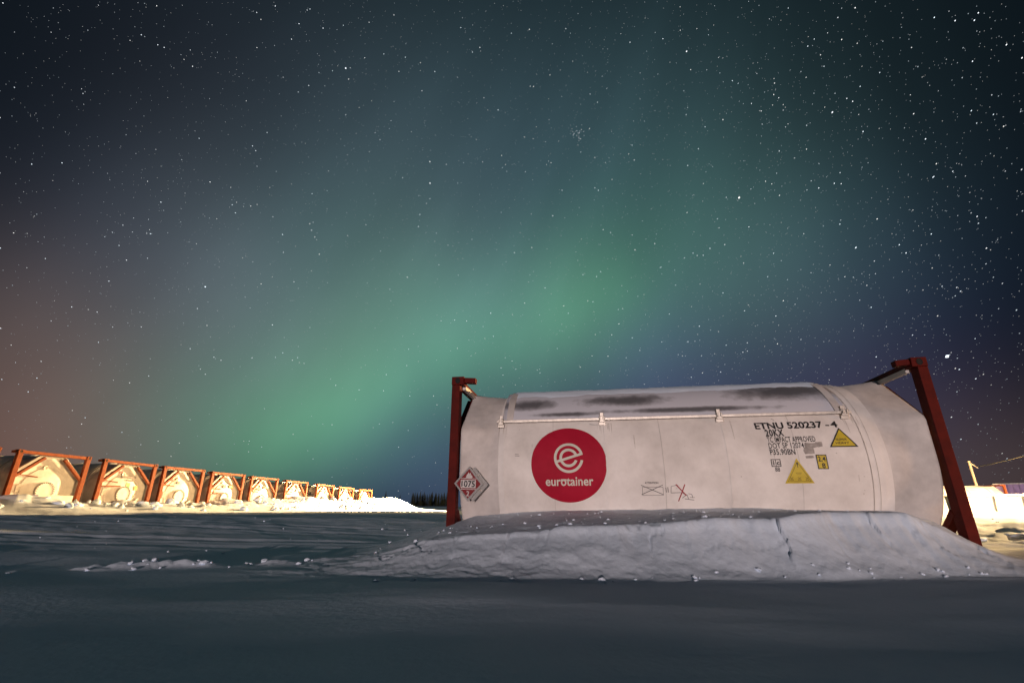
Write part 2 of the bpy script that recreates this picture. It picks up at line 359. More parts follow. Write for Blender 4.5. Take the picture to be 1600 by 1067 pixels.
def make_ground():
    az_f = np.radians(np.linspace(-64, 64, 980))
    az_b = np.radians(np.linspace(64, 296, 90)[1:-1])
    az = np.concatenate([az_f, az_b])
    rr = np.concatenate([np.array([.35, .7]), np.exp(np.linspace(np.log(1.1), np.log(12.0), 430)), np.exp(np.linspace(np.log(12.0), np.log(90.0), 130))[1:],
                         np.array([105, 125, 150, 180, 230, 320, 500, 900, 1800, 4000, 8000.])])
    A, Rr = np.meshgrid(az, rr)
    X = np.sin(A)*Rr; Y = np.cos(A)*Rr
    Zh = ground_height(X, Y)
    V = np.stack([X, Y, Zh], -1).reshape(-1, 3)
    na = len(az); nr = len(rr)
    i = np.arange(nr-1)[:, None]*na; j = np.arange(na)[None, :]; j2 = (j+1) % na
    F = np.stack([i+j, i+j2, i+na+j2, i+na+j], -1).reshape(-1, 4)[:, ::-1]
    c = len(V); V = np.vstack([V, [[0, 0, float(ground_height(np.array([0.]), np.array([0.]))[0])]]])
    me = bpy.data.meshes.new('snow_ground')
    jj = np.arange(na); T = np.stack([np.full(na, c), (jj+1) % na, jj], -1)
    me.vertices.add(len(V)); me.vertices.foreach_set('co', V.astype(np.float32).ravel())
    li = np.concatenate([F.ravel(), T.ravel()]).astype(np.int32)
    ls = np.concatenate([np.arange(0, F.size, 4), F.size + np.arange(0, T.size, 3)]).astype(np.int32)
    me.loops.add(len(li)); me.loops.foreach_set('vertex_index', li)
    me.polygons.add(len(ls)); me.polygons.foreach_set('loop_start', ls)
    me.update(calc_edges=True); me.validate(); me.shade_smooth()
    return link('snow_ground', me, M['snow'])
tag(make_ground(), kind='structure')
def gz(x, y): return float(ground_height(np.array([float(x)]), np.array([float(y)]))[0])

# ------------------------------------------------------------------ tank container
HL, HW, HH = 3.029, 1.219, 2.591
ZA, RT = 1.365, 1.17
RED = M['red']
FRAME = [M['red']]
def casting(top):
    """corner casting as an uncut block; its lifting holes are dark discs laid on"""
    bm = bmesh.new(); bm_box(bm, (0, 0, 0), (.178, .162, .118), .008)
    return me_from(bm, 'corner_casting')
def oval(rx, rz, d):
    bm = bmesh.new(); n = 20
    a = [bm.verts.new((rx*math.cos(2*math.pi*k/n), 0, rz*math.sin(2*math.pi*k/n))) for k in range(n)]
    b = [bm.verts.new((1.18*rx*math.cos(2*math.pi*k/n), -d, 1.18*rz*math.sin(2*math.pi*k/n))) for k in range(n)]
    for k in range(n): bm.faces.new((a[k], a[(k+1) % n], b[(k+1) % n], b[k]))
    bm.faces.new(a)
    bmesh.ops.recalc_face_normals(bm, faces=bm.faces[:])
    return me_from(bm, 'casting_hole')
def revolve(profile, n=96, name='shell', t0=0.0, t1=2*math.pi):
    """profile: (x, r) pairs round the tank axis"""
    bm = bmesh.new(); full = abs(t1-t0-2*math.pi) < 1e-6; rings = []
    cnt = n if full else n+1
    for x, r in profile:
        rings.append([bm.verts.new((x, -r*math.cos(t0+(t1-t0)*k/n), ZA + r*math.sin(t0+(t1-t0)*k/n))) for k in range(cnt)])
    for a, b in zip(rings, rings[1:]):
        for k in range(n if full else n):
            bm.faces.new((a[k], a[(k+1) % cnt], b[(k+1) % cnt], b[k]))
    bmesh.ops.recalc_face_normals(bm, faces=bm.faces[:])
    return bm
POLY = [(-.38, 1.15), (.38, 1.15), (1.12, .50), (1.12, -.50), (.38, -1.15), (-.38, -1.15), (-1.12, -.50), (-1.12, .50)]
def poly_pt(t, sc=1.0):
    """octagon outline of the end collar at angle t (from -Y, counter clockwise)"""
    dy, dz = -math.cos(t), math.sin(t); best = 9
    for (a, b) in zip(POLY, POLY[1:]+POLY[:1]):
        ex, ez = b[0]-a[0], b[1]-a[1]; den = dy*ez - dz*ex
        if abs(den) < 1e-9: continue
        u = (a[0]*ez - a[1]*ex)/den; v = (a[0]*dz - a[1]*dy)/den
        if u > 0 and -1e-6 <= v <= 1+1e-6: best = min(best, u)
    if dz < 0: best = 1.12
    return dy*best*sc, dz*best*sc
def skirt_mesh(sg):
    bm = bmesh.new(); n = 128; rings = []
    for (x, f, rr) in ((2.355, 0, 1.130), (2.38, 0, 1.136), (2.52, .22, 1.135), (2.70, .62, 1.12), (2.86, 1.0, 1.1), (2.89, 1.0, 1.1), (2.89, .985, 0), (2.80, .97, 0)):
        ring = []
        for k in range(n):
            t = 2*math.pi*k/n; py, pz = poly_pt(t)
            if rr == 0: y, z = py*f, pz*f
            else:
                cy, cz = -rr*math.cos(t), rr*math.sin(t); y = cy+(py-cy)*f; z = cz+(pz-cz)*f
            ring.append(bm.verts.new((sg*x, y, ZA+z)))
        rings.append(ring)
    for a, b in zip(rings, rings[1:]):
        for k in range(n): bm.faces.new((a[k], a[(k+1) % n], b[(k+1) % n], b[k]))
    bmesh.ops.recalc_face_normals(bm, faces=bm.faces[:])
    return me_from(bm, 'end_skirt', True)
def end_mesh(sg):
    bm = bmesh.new(); n = 64; rings = []
    for (x, r) in ((2.80, 1.0), (2.805, .74), (2.83, .70), (2.87, .45), (2.885, .2)):
        ring = []
        for k in range(n):
            t = 2*math.pi*k/n; py, pz = poly_pt(t, .975) if r == 1.0 else (-r*math.cos(t), r*math.sin(t))
            ring.append(bm.verts.new((sg*x, py, ZA+pz)))
        rings.append(ring)
    for a, b in zip(rings, rings[1:]):
        for k in range(n): bm.faces.new((a[k], a[(k+1) % n], b[(k+1) % n], b[k]))
    bm.faces.new(rings[-1])
    bmesh.ops.recalc_face_normals(bm, faces=bm.faces[:])
    return me_from(bm, 'end_plate', False)
def disc_x(sg, x0, x1, y, z, r0, r1, n=40):
    bm = bmesh.new(); rings = []
    for (x, r) in ((x0, r0), (x1, r0), (x1, r1), (x1-.015, r1*.98), (x1-.015, .001)):
        rings.append([bm.verts.new((sg*x, y+r*math.cos(2*math.pi*k/n), z+r*math.sin(2*math.pi*k/n))) for k in range(n)])
    for a, b in zip(rings, rings[1:]):
        for k in range(n): bm.faces.new((a[k], a[(k+1) % n], b[(k+1) % n], b[k]))
    bmesh.ops.recalc_face_normals(bm, faces=bm.faces[:])
    return me_from(bm, 'manway')

def build_frame(root, ends=(1, -1)):
    ct = casting(True); hl = oval(.030, .038, .004)
    for sg in ends:
        for sw in (-1, 1):
            px, py = sg*(HL-.062), sw*(HW-.085)
            p = box('corner_post', (px, py, HH/2), (.115, .15, HH-.236), FRAME[0], root, .006)
            for z in (HH-.059, .059):
                c = link('corner_casting', ct, FRAME[0], p, (sg*(HL-.089), sw*(HW-.081), z))
                if z > 1:
                    h = link('casting_hole', hl, M['hole'], p, (sg*(HL-.089), sw*(HW+.0005), z), (0, 0, 0 if sw < 0 else math.pi))
                    h2 = link('casting_hole', hl, M['hole'], p, (sg*(HL+.0005), sw*(HW-.081), z), (0, 0, sg*math.pi/2))
            # short stub of top side rail
            bar('rail_stub', (sg*(HL-.178), sw*(HW-.075), HH-.050), (sg*(HL-.34), sw*(HW-.075), HH-.062), .10, .075, FRAME[0], root, .008)
            # knee braces
            bar('diagonal_brace', (sg*2.955, sw*1.07, 1.745), (sg*2.955, sw*.33, HH-.19), .085, .10, FRAME[0], root, up=(1, 0, 0))
            bar('diagonal_brace', (sg*2.955, sw*1.07, .78), (sg*2.955, sw*.40, .17), .085, .10, FRAME[0], root, up=(1, 0, 0))
        bar('top_crossbar', (sg*2.962, -1.062, HH-.062), (sg*2.962, 1.062, HH-.062), .10, .10, FRAME[0], root)
        bar('bottom_crossbar', (sg*2.955, -1.062, .085), (sg*2.955, 1.062, .085), .10, .13, FRAME[0], root)
SHELL = [(-2.37, 1.12), (-2.36, 1.148), (-2.285, 1.150), (-2.28, RT), (-2.25, RT), (-.945, RT), (-.9445, RT+.0035), (-.905, RT+.0035), (-.9045, RT), (-.235, RT), (-.2345, RT-.003), (-.2265, RT-.003), (-.226, RT),
         (.545, RT), (.5455, RT+.0035), (.58, RT+.0035), (.5805, RT), (2.12, RT), (2.1205, RT-.006), (2.135, RT-.006), (2.1355, RT-.002), (2.27, RT-.002), (2.275, 1.150), (2.36, 1.148), (2.37, 1.12)]
def build_tank(root):
    sh = link('tank_shell', me_from(revolve(SHELL, 128), 'tank_shell', False), M['tank'], root)
    for p in sh.data.polygons: p.use_smooth = True
    try: sh.data.set_sharp_from_angle(angle=R_(25))
    except Exception: pass
    for sg in (1, -1):
        link('end_skirt', skirt_mesh(sg), M['skirt'], root)
        link('end_plate', end_mesh(sg), M['skirt'], root)
    return sh
def weathering(root):
    """cladding joints and run marks on the near tank"""
    for x in (-1.62, -.2305, .56, 1.36, 2.128, 2.20):
        link('cladding_joint', me_from(revolve([(x-.0025, RT+.0006), (x-.0025, RT+.0018), (x+.0025, RT+.0018), (x+.0025, RT+.0006)], 128), 'cladding_joint'), M['joint'], root)
    rnd = random.Random(8)
    for k in range(24):
        u = rnd.choice((-2.3, -.96, .54, 2.0)) + rnd.gauss(0, .10) if k < 16 else rnd.uniform(-2.2, 2.1)
        v1 = .56 if k < 16 else rnd.uniform(-.3, .5); ln = rnd.uniform(.05, .30); w = rnd.uniform(.004, .014)
        pts = [(u-w*.5, v1), (u-w*.6, v1-ln*.4), (u-w*.15, v1-ln), (u+w*.15, v1-ln*.97), (u+w*.5, v1-ln*.45), (u+w*.45, v1)]
        art('run_mark', poly_bm([pts]), M['run'], root, .0012)
    for k in range(16):
        u = rnd.uniform(-2.2, 2.1); v = rnd.uniform(-.45, .5); r = rnd.uniform(.004, .011)
        art('chip', poly_bm([[(u+r*rnd.uniform(.5, 1.2)*math.cos(a*.9), v+r*rnd.uniform(.5, 1.2)*math.sin(a*.9)) for a in range(7)]]), M['run'], root, .0012)
def shield_part(root):
    t0, t1 = R_(30), R_(150)
    prof = [(-2.32, 1.185), (-2.32, 1.197), (-2.2, 1.2), (1.98, 1.2), (2.09, 1.197), (2.09, 1.185)]
    sh = link('sun_shield', me_from(revolve(prof, 64, t0=t0, t1=t1), 'sun_shield', True), M['shield'], root)
    for x in (-2.22, 1.99):
        link('shield_strap', me_from(revolve([(x-.045, 1.199), (x-.045, 1.214), (x+.045, 1.214), (x+.045, 1.199)], 64, t0=R_(29), t1=R_(151)), 'shield_strap'), M['skirt'], sh)
    for t in (R_(29.3), R_(150.7)):
        y, z = -1.212*math.cos(t), ZA+1.212*math.sin(t)
        rl = bar('shield_rail', (-2.40, y, z), (2.11, y, z), .030, .036, M['steel'], root, .004)
        for x in (-2.34, -.96, .54, 2.03):
            bm = bmesh.new(); sy = math.copysign(1, y)
            bm_box(bm, (x, y+sy*.016, z-.005), (.075, .035, .085), .006)
            bm_box(bm, (x-.022, y+sy*.040, z+.005), (.018, .030, .050), .004)
            bm_box(bm, (x+.022, y+sy*.040, z+.005), (.018, .030, .050), .004)
            bm_box(bm, (x, y+sy*.008, z-.062), (.095, .018, .05), .005)
            bm_box(bm, (x, y-sy*.012, z+.055), (.05, .02, .07), .005)
            link('shield_clamp', me_from(bm, 'shield_clamp'), M['steel'], root)
    # snow lying on the shield: uneven thickness, bare where the wind has scoured it
    nx, ntq = 260, 60
    xs = np.linspace(-2.30, 2.07, nx); ts = np.radians(np.linspace(36, 144, ntq)); Xg, Tg = np.meshgrid(xs, ts)
    up = np.sin(Tg)
    th = -0.014 + 0.034*sst(.76, .95, up) + 0.012*fbm(Xg*1.1+3, Tg*2.4, 4, 301) + .009*fbm(Xg*4, Tg*8, 4, 303, .5)
    bare = np.exp(-((Xg-1.55)/.5)**2-((Tg-R_(56))/.22)**2) + np.exp(-((Xg+.62)/.40)**2-((Tg-R_(50))/.13)**2) + .8*np.exp(-((Xg+2.0)/.35)**2-((Tg-R_(48))/.12)**2)
    th = th - .012*bare
    edge = np.minimum(np.minimum(Xg+2.30, 2.07-Xg), np.minimum(Tg-R_(36), R_(144)-Tg))
    th = np.minimum(th, -0.01 + edge*.35)
    Rr = 1.2 + np.clip(th, -.012, .06)
    V = np.stack([Xg, -Rr*np.cos(Tg), ZA+Rr*np.sin(Tg)], -1).reshape(-1, 3)
    i = np.arange(ntq-1)[:, None]*nx; j = np.arange(nx-1)[None, :]
    F = np.stack([i+j, i+j+1, i+nx+j+1, i+nx+j], -1).reshape(-1, 4)
    sc = link('snow_cover', np_mesh('snow_cover', V, F), M['snow'], root); sc['kind'] = 'stuff'

# flat artwork in (u, v) metres, wrapped on the cladding; v is measured along the curve up from the tank's equator
def wrap(bm, lift):
    for v in bm.verts:
        u, a = v.co.x, v.co.y/RT; r = RT + lift
        v.co = Vector((u, -r*math.cos(a), ZA + r*math.sin(a)))
def slice_v(bm, step=.035):
    vs = [v.co.y for v in bm.verts]
    if not vs: return
    y = min(vs)+step
    while y < max(vs):
        bmesh.ops.bisect_plane(bm, geom=bm.verts[:]+bm.edges[:]+bm.faces[:], plane_co=(0, y, 0), plane_no=(0, 1, 0)); y += step
def poly_bm(loops):
    bm = bmesh.new()
    for lp in loops: bm.faces.new([bm.verts.new((u, v, 0)) for u, v in lp])
    return bm
def art(name, bm, m, parent, lift):
    slice_v(bm); bmesh.ops.recalc_face_normals(bm, faces=bm.faces[:]); wrap(bm, lift)
    return link(name, me_from(bm, name), m, parent)
def text_bm(body, u0, v0, u1, v1, bold=0.0, space=1.0, shear=0.0):
    """lettering filled into the rectangle (u0,v0)-(u1,v1)"""
    cu = bpy.data.curves.new('t', 'FONT'); cu.body = body; cu.size = 1.0; cu.offset = bold; cu.space_character = space; cu.resolution_u = 4
    o = bpy.data.objects.new('t', cu); COL.objects.link(o)
    dg = bpy.context.evaluated_depsgraph_get(); me = bpy.data.meshes.new_from_object(o.evaluated_get(dg))
    bm = bmesh.new(); bm.from_mesh(me); bpy.data.objects.remove(o); bpy.data.curves.remove(cu); bpy.data.meshes.remove(me)
    xs = [v.co.x for v in bm.verts]; ys = [v.co.y for v in bm.verts]; x0, x1, y0, y1 = min(xs), max(xs), min(ys), max(ys)
    for v in bm.verts:
        q = (v.co.y-y0)/(y1-y0)
        v.co = Vector((u0+(v.co.x-x0)/(x1-x0)*(u1-u0)+shear*q, v0+q*(v1-v0), 0))
    return bm
def outline(pts, w):
    """frame along a closed polygon, w wide inwards (mitred)"""
    n = len(pts); P = [Vector((p[0], p[1])) for p in pts]; area = sum(P[i].x*P[(i+1) % n].y-P[(i+1) % n].x*P[i].y for i in range(n))
    sg = 1 if area > 0 else -1; inn = []
    for i in range(n):
        a, b, c = P[i-1], P[i], P[(i+1) % n]; d1 = (b-a).normalized(); d2 = (c-b).normalized()
        n1 = Vector((-d1.y, d1.x))*sg; n2 = Vector((-d2.y, d2.x))*sg; k = w/(1+n1.dot(n2)); inn.append(b+(n1+n2)*k)
    return [[tuple(P[i]), tuple(P[(i+1) % n]), tuple(inn[(i+1) % n]), tuple(inn[i])] for i in range(n)]
def stroke(a, b, w):
    a = Vector(a); b = Vector(b); d = (b-a).normalized(); q = Vector((-d.y, d.x))*w/2
    return [tuple(a+q), tuple(a-q), tuple(b-q), tuple(b+q)]
def arc(c, r, w, a0, a1, n=60):
    out = []
    for k in range(n):
        t0 = R_(a0+(a1-a0)*k/n); t1 = R_(a0+(a1-a0)*(k+1)/n)
        f = lambda t, rr: (c[0]+rr*math.cos(t), c[1]+rr*math.sin(t))
        out.append([f(t0, r-w/2), f(t0, r+w/2), f(t1, r+w/2), f(t1, r-w/2)])
    return out
def decals(root):
    # round logo
    c = (-1.424, 0.004); RL = .488
    ring = [(c[0]+RL*math.cos(2*math.pi*k/96), c[1]+RL*math.sin(2*math.pi*k/96)) for k in range(96)]
    disc = art('logo_disc', poly_bm([ring]), M['logo'], root, .003)
    k = RL/420.0; ec = (c[0]+2*k, c[1]+66*k)
    lp = arc(ec, 150*k, 29*k, 16, 349, 80) + arc(ec, 88*k, 29*k, 18, 341, 60) + [stroke((ec[0]-132*k, ec[1]-41*k), (ec[0]+157*k, ec[1]+44*k), 27*k)]
    bm = bmesh.new()
    art('logo_mark', poly_bm(lp[:80]), M['logowhite'], disc, .0045)
    art('logo_mark', poly_bm(lp[80:140]), M['logowhite'], disc, .0045)
    art('logo_mark', poly_bm(lp[140:]), M['logowhite'], disc, .0060)
    art('logo_lettering', text_bm('eurotainer', c[0]-262*k, c[1]-236*k, c[0]+263*k, c[1]-143*k, .019, 1.02), M['logowhite'], disc, .0045)
    bm = poly_bm([stroke((c[0]-92*k, c[1]-172*k), (c[0]-30*k, c[1]-172*k), 17*k)])
    art('logo_mark', bm, M['logowhite'], disc, .0060)
    # serial lettering
    art('serial_lettering', text_bm('ETNU 520237', .946, .405, 1.74, .503, .030), M['black'], root, .003)
    art('serial_lettering', text_bm('4', 1.832, .412, 1.912, .497, .022), M['black'], root, .003)
    art('serial_lettering', poly_bm([stroke((1.772, .440), (1.815, .439), .016)]), M['black'], root, .003)
    art('serial_lettering', text_bm('20KX', 1.045, .305, 1.262, .402, .034, 1.12), M['black'], root, .003)
    art('serial_lettering', text_bm('TC IMPACT APPROVED', 1.046, .228, 1.60, .300, .014, 1.08), M['black'], root, .003)
    art('serial_lettering', text_bm('DOT SP 12074', 1.046, .152, 1.452, .222, .014, 1.06), M['black'], root, .003)
    art('serial_lettering', text_bm('P35.90BN', 1.046, .073, 1.335, .146, .018, 1.06), M['black'], root, .003)
    rnd = random.Random(3)
    for (u0, v0, u1, v1) in ((1.465, .155, 1.60, .215), (1.44, .085, 1.545, .160), (1.585, .165, 1.66, .222), (1.44, .030, 1.53, .060)):
        pts = []
        for (a, b) in ((0, 0), (.35, -.08), (.7, .04), (1, 0), (1.04, .5), (1, 1), (.6, .95), (.3, 1.05), (0, 1), (-.05, .5)):
            pts.append((u0+(u1-u0)*(a+rnd.uniform(-.07, .07)), v0+(v1-v0)*(b+rnd.uniform(-.1, .1))))
        art('tape_residue', poly_bm([pts]), M['ghost'], root, .0016)
    # boxed "ic" code
    p = [(1.036, -.066), (1.146, -.066), (1.146, .024), (1.036, .024)]
    cb = art('code_box', poly_bm(outline(p, .009)+[stroke((1.088, -.060), (1.088, .018), .007)]), M['black'], root, .003)
    art('code_lettering', text_bm('i', 1.057, -.046, 1.071, .008, .03), M['black'], cb, .003)
    art('code_lettering', text_bm('c', 1.098, -.046, 1.132, -.008, .03), M['black'], cb, .003)
    art('code_lettering', text_bm('88', 1.070, -.122, 1.124, -.072, .012), M['black'], cb, .003)
    # yellow warning triangle (thin print)
    t1 = [(1.163, -.262), (1.492, -.262), (1.328, .030)]
    tr = art('warning_triangle', poly_bm([t1]), M['yellow'], root, .003)
    inner = [(1.195, -.243), (1.460, -.243), (1.328, -.008)]
    art('triangle_border', poly_bm(outline(inner, .005)), M['yellowdark'], tr, .0042)
    art('triangle_lettering', text_bm('!', 1.321, -.075, 1.335, -.015, .03), M['black'], tr, .0042)
    art('triangle_lettering', poly_bm([stroke((1.295, -.140), (1.362, -.140), .006), stroke((1.30, -.158), (1.355, -.158), .004)]), M['yellowdark'], tr, .0042)
    for x in (1.243, 1.33, 1.415):
        art('triangle_pictogram', poly_bm([stroke((x-.017, -.221), (x+.017, -.190), .005), stroke((x-.017, -.190), (x+.017, -.221), .005), stroke((x-.02, -.226), (x+.02, -.226), .005)]), M['yellowdark'], tr, .0042)
    # SUPER HEAVY triangle
    t2 = [(1.735, .156), (2.055, .156), (1.905, .402)]
    tr = art('super_heavy_triangle', poly_bm([t2]), M['yellow'], root, .003)
    art('triangle_border', poly_bm(outline(t2, .014)), M['black'], tr, .0042)
    art('triangle_lettering', text_bm('SUPER', 1.828, .236, 1.952, .264, .01), M['black'], tr, .0042)
    art('triangle_lettering', text_bm('HEAVY', 1.816, .192, 1.966, .220, .01), M['black'], tr, .0042)
    # 2,4 / 8 plate
    p = [(1.553, -.100), (1.672, -.100), (1.672, .069), (1.553, .069)]
    pl = art('height_plate', poly_bm([p]), M['yellow'], root, .003)
    art('plate_border', poly_bm(outline(p, .010)), M['black'], pl, .0042)
    art('plate_lettering', text_bm('2,4', 1.570, -.020, 1.655, .048, .02), M['black'], pl, .0042)
    art('plate_lettering', text_bm('8', 1.602, -.088, 1.640, -.030, .02), M['black'], pl, .0042)
    # ATTENTION pictograms
    at = art('attention_sign', text_bm('ATTENTION', -.484, -.253, -.318, -.230, .02), M['black'], root, .003)
    art('sign_pictogram', poly_bm(outline([(-.518, -.396), (-.262, -.396), (-.262, -.292), (-.518, -.292)], .005)), M['greyink'], at, .003)
    art('sign_pictogram', poly_bm([stroke((-.53, -.385), (-.265, -.268), .007)]), M['black'], at, .0042)
    art('sign_pictogram', poly_bm([stroke((-.53, -.268), (-.265, -.385), .007)]), M['black'], at, .0054)
    lo = art('loader_sign', poly_bm([stroke((-.166, -.290), (-.172, -.366), .006), stroke((-.166, -.286), (-.085, -.268), .005), stroke((-.172, -.366), (-.06, -.362), .007),
              stroke((-.06, -.362), (.03, -.395), .006), stroke((-.01, -.44), (.10, -.455), .007), stroke((.02, -.40), (.04, -.45), .006), stroke((.035, -.375), (.075, -.385), .006), stroke((.075, -.385), (.085, -.43), .006), stroke((-.04, -.43), (.0, -.40), .006), stroke((.05, -.42), (.11, -.425), .005)]), M['greyink'], root, .003)
    art('sign_pictogram', poly_bm([stroke((-.108, -.262), (.01, -.40), .014)]), M['redink'], lo, .0042)
    art('sign_pictogram', poly_bm([stroke((.000, -.262), (-.088, -.470), .012)]), M['redink'], lo, .0054)
    art('faint_stencil', poly_bm([stroke((-.232, -.30), (-.226, -.36), .014), stroke((-.208, -.295), (-.202, -.36), .014)]), M['ghost'], root, .003)
    # tiny maker's tag and scratch marks
    art('maker_tag', poly_bm([stroke((-2.13, .138), (-2.08, .134), .006), stroke((-2.13, .118), (-2.07, .113), .007)]), M['greyink'], root, .003)
    art('scratch', poly_bm([stroke((-1.13, .548), (-1.07, .538), .006), stroke((-1.07, .538), (-1.02, .534), .004)]), M['greyink'], root, .003)
    art('scratch', poly_bm([stroke((1.17, .560), (1.20, .535), .006)]), M['greyink'], root, .003)
def placard(root):
    """diamond hazard placard in a folding aluminium holder at the left end"""
    hx, hz = .205, .218
    y0 = -1.235
    h = bpy.data.objects.new('placard_holder', None)
    dia = [(0, -hz), (hx, 0), (0, hz), (-hx, 0)]
    def plate(name, loops, m, parent, y, thick=0.0):
        bm = bmesh.new()
        for lp in loops:
            f = bm.faces.new([bm.verts.new((a, 0, b)) for a, b in lp])
        bmesh.ops.recalc_face_normals(bm, faces=bm.faces[:])
        if thick:
            r = bmesh.ops.extrude_face_region(bm, geom=bm.faces[:]); bmesh.ops.translate(bm, vec=(0, thick, 0), verts=[v for v in r['geom'] if isinstance(v, bmesh.types.BMVert)])
            bmesh.ops.recalc_face_normals(bm, faces=bm.faces[:])
        o = link(name, me_from(bm, name), m, parent); o.location = (0, y, 0); return o
    ho = plate('placard_holder', [dia], M['alum'], root, 0, .004)
    ho.location = (-2.728, y0, 1.128); ho.rotation_euler = (R_(2), R_(2.5), R_(-10))
    def place(o, y): o.location = (0, y, 0)
    fr = outline(dia, .022)
    for lp in fr: plate('holder_edge', [lp], M['alum'], ho, -.022, .020)
    s = .87
    plate('placard_face', [[(a*s, b*s) for a, b in dia]], M['placred'], ho, -.003)
    plate('placard_stripe', [[(-.155, -.052), (.155, -.052), (.145, .062), (-.145, .062)]], M['placred'], ho, -.0036)
    plate('number_panel', [[(-.118, -.053), (.098, -.053), (.098, .048), (-.118, .048)]], M['placwhite'], ho, -.0050)
    plate('placard_line', [[(-.112, -.072), (.112, -.072), (.116, -.064), (-.116, -.064)]], M['placwhite'], ho, -.0045)
    plate('placard_line', [[(-.112, .060), (.112, .060), (.108, .068), (-.108, .068)]], M['placwhite'], ho, -.0045)
    fl = [(-.045, .070), (.04, .070), (.048, .085), (.035, .112), (.025, .10), (.018, .140), (.0, .120), (-.008, .150), (-.02, .128), (-.034, .112), (-.045, .09)]
    plate('flame_symbol', [fl], M['placwhite'], ho, -.0042)
    for (body, u0, v0, u1, v1, m, bold) in (('1075', -.105, -.042, .086, .038, 'black', .02), ('2', -.028, -.155, .012, -.090, 'placwhite', .01)):
        bm = text_bm(body, u0, v0, u1, v1, bold)
        for v in bm.verts: v.co = Vector((v.co.x, 0, v.co.y))
        o = link('placard_number', me_from(bm, 'placard_number'), M[m], ho); place(o, -.0062)
    # spare flap folded behind and the bracket to the frame
    bk = plate('holder_flap', [[(a+.055, b-.004) for a, b in dia]], M['alum'], ho, .030, .005)
    for q in ((.12, .11), (.15, -.08)):
        bm = bmesh.new(); bm_box(bm, (q[0], .012, q[1]), (.03, .02, .02), .003); link('hinge', me_from(bm, 'hinge'), M['steel'], ho)
    bm = bmesh.new(); bm_box(bm, (.0, .075, -.02), (.03, .09, .30), .003); link('holder_bracket', me_from(bm, 'holder_bracket'), M['steel'], ho)

near = empty('tank_container', (CX, CY, 0.0), -TH, 'large white tank container with red disc logo, half sunk in the snow bank up front', 'container')
build_frame(near)
for sg in (1, -1): bar('pale_channel', (sg*2.885, -1.05, HH-.128), (sg*2.885, 1.05, HH-.128), .05, .06, M['skirt'], near, .004)
build_tank(near); weathering(near); shield_part(near); decals(near); placard(near)

# ------------------------------------------------------------------ containers seen end on: prototype and copies
def build_end_container(name):
    root = empty(name, (0, 0, 0))
    build_frame(root, (1,)); build_frame(root, (-1,))
    sh = build_tank(root)
    for x in (-2.1, -.7, .7, 2.1):
        link('cladding_band', me_from(revolve([(x-.03, RT+.001), (x-.03, RT+.010), (x+.03, RT+.010), (x+.03, RT+.001)], 96), 'cladding_band'), M['steel'], root)
    bar('walkway', (-2.3, 0.30, ZA+1.17), (2.3, 0.30, ZA+1.17), .40, .05, M['steel'], root)
    for sg in (1,):
        mw = link('manway', disc_x(sg, 2.86, 2.96, 0, ZA-.05, .30, .27), M['skirt'], root)
        bm = bmesh.new()
        for k in range(26):
            a = 2*math.pi*k/26; bm_box(bm, (sg*2.968, .285*math.cos(a), ZA-.05+.285*math.sin(a)), (.026, .026, .026))
        link('bolt_ring', me_from(bm, 'bolt_ring'), M['rubber'], mw)
        link('vent_cap', disc_x(sg, 2.80, 2.86, -.12, ZA+.72, .075, .05, 20), M['steel'], root)
        link('gauge', disc_x(sg, 2.82, 2.87, .50, ZA-.10, .085, .06, 20), M['steel'], root)
        bar('drain_pipe', (sg*2.90, .75, ZA-.20), (sg*2.90, .40, ZA-.45), .06, .06, M['skirt'], root)
        link('data_plate', me_from((lambda b: (bm_box(b, (sg*2.83, -.72, ZA+.02), (.006, .20, .28)), b)[1])(bmesh.new()), 'data_plate'), M['ghost'], root)
        bar('grab_handle', (sg*2.87, -.86, ZA+.45), (sg*2.87, -.30, ZA+.40), .03, .03, FRAME[0], root)
    for q in range(3):
        bm = text_bm(('TNK 52', 'T 50', '22K')[q], -2.0, .20-.17*q, -1.55-.1*(q == 2), .30-.17*q, .03)
        # dark side stencils near the lit end
        for v in bm.verts: v.co.x = 3.75 + v.co.x - .0
        wrap(bm, .004); link('side_stencil', me_from(bm, 'side_stencil'), M['black'], root)
    return root
def copy_tree(o, parent=None):
    c = o.copy(); COL.objects.link(c); c.parent = parent
    for ch in list(o.children): copy_tree(ch, c)
    return c
FRAME[0] = M['rust']
proto = build_end_container('tank_container')
ROW = [(-16.281, 16.017), (-15.850, 18.921), (-15.442, 21.665), (-15.005, 24.604), (-14.565, 27.567), (-14.082, 30.821), (-13.570, 34.271), (-13.093, 37.479), (-12.574, 40.972)]
ROWH = [2.695, 2.68, 2.665, 2.64, 2.61, 2.58, 2.54, 2.50, 2.46]
ROW = [(-16.72, 13.10)] + ROW; ROWH = [2.70] + ROWH
ROW_LABEL = ['tank container cut off by the left picture edge, only a frame tip showing',
 'leftmost whole tank container of the floodlit row, white box at its foot',
 'second whole tank container from the left in the row, rod across its end',
 'third whole tank container from the left in the floodlit row',
 'fourth whole tank container from the left in the floodlit row',
 'fifth tank container in the floodlit row, its foot buried in glaring snow',
 'sixth tank container in the floodlit row, fourth from its far end',
 'third tank container from the far end of the floodlit row',
 'second tank container from the far end of the floodlit row',
 'farthest tank container closing the floodlit row, next to the low snow heap']
kdir = math.atan2(0.149, 1.0)
ux, uy = math.sin(kdir), math.cos(kdir)              # along the row
nx_, ny_ = math.cos(kdir), -math.sin(kdir)           # outwards, towards the lamp
row_objs = []; vary = random.Random(4)
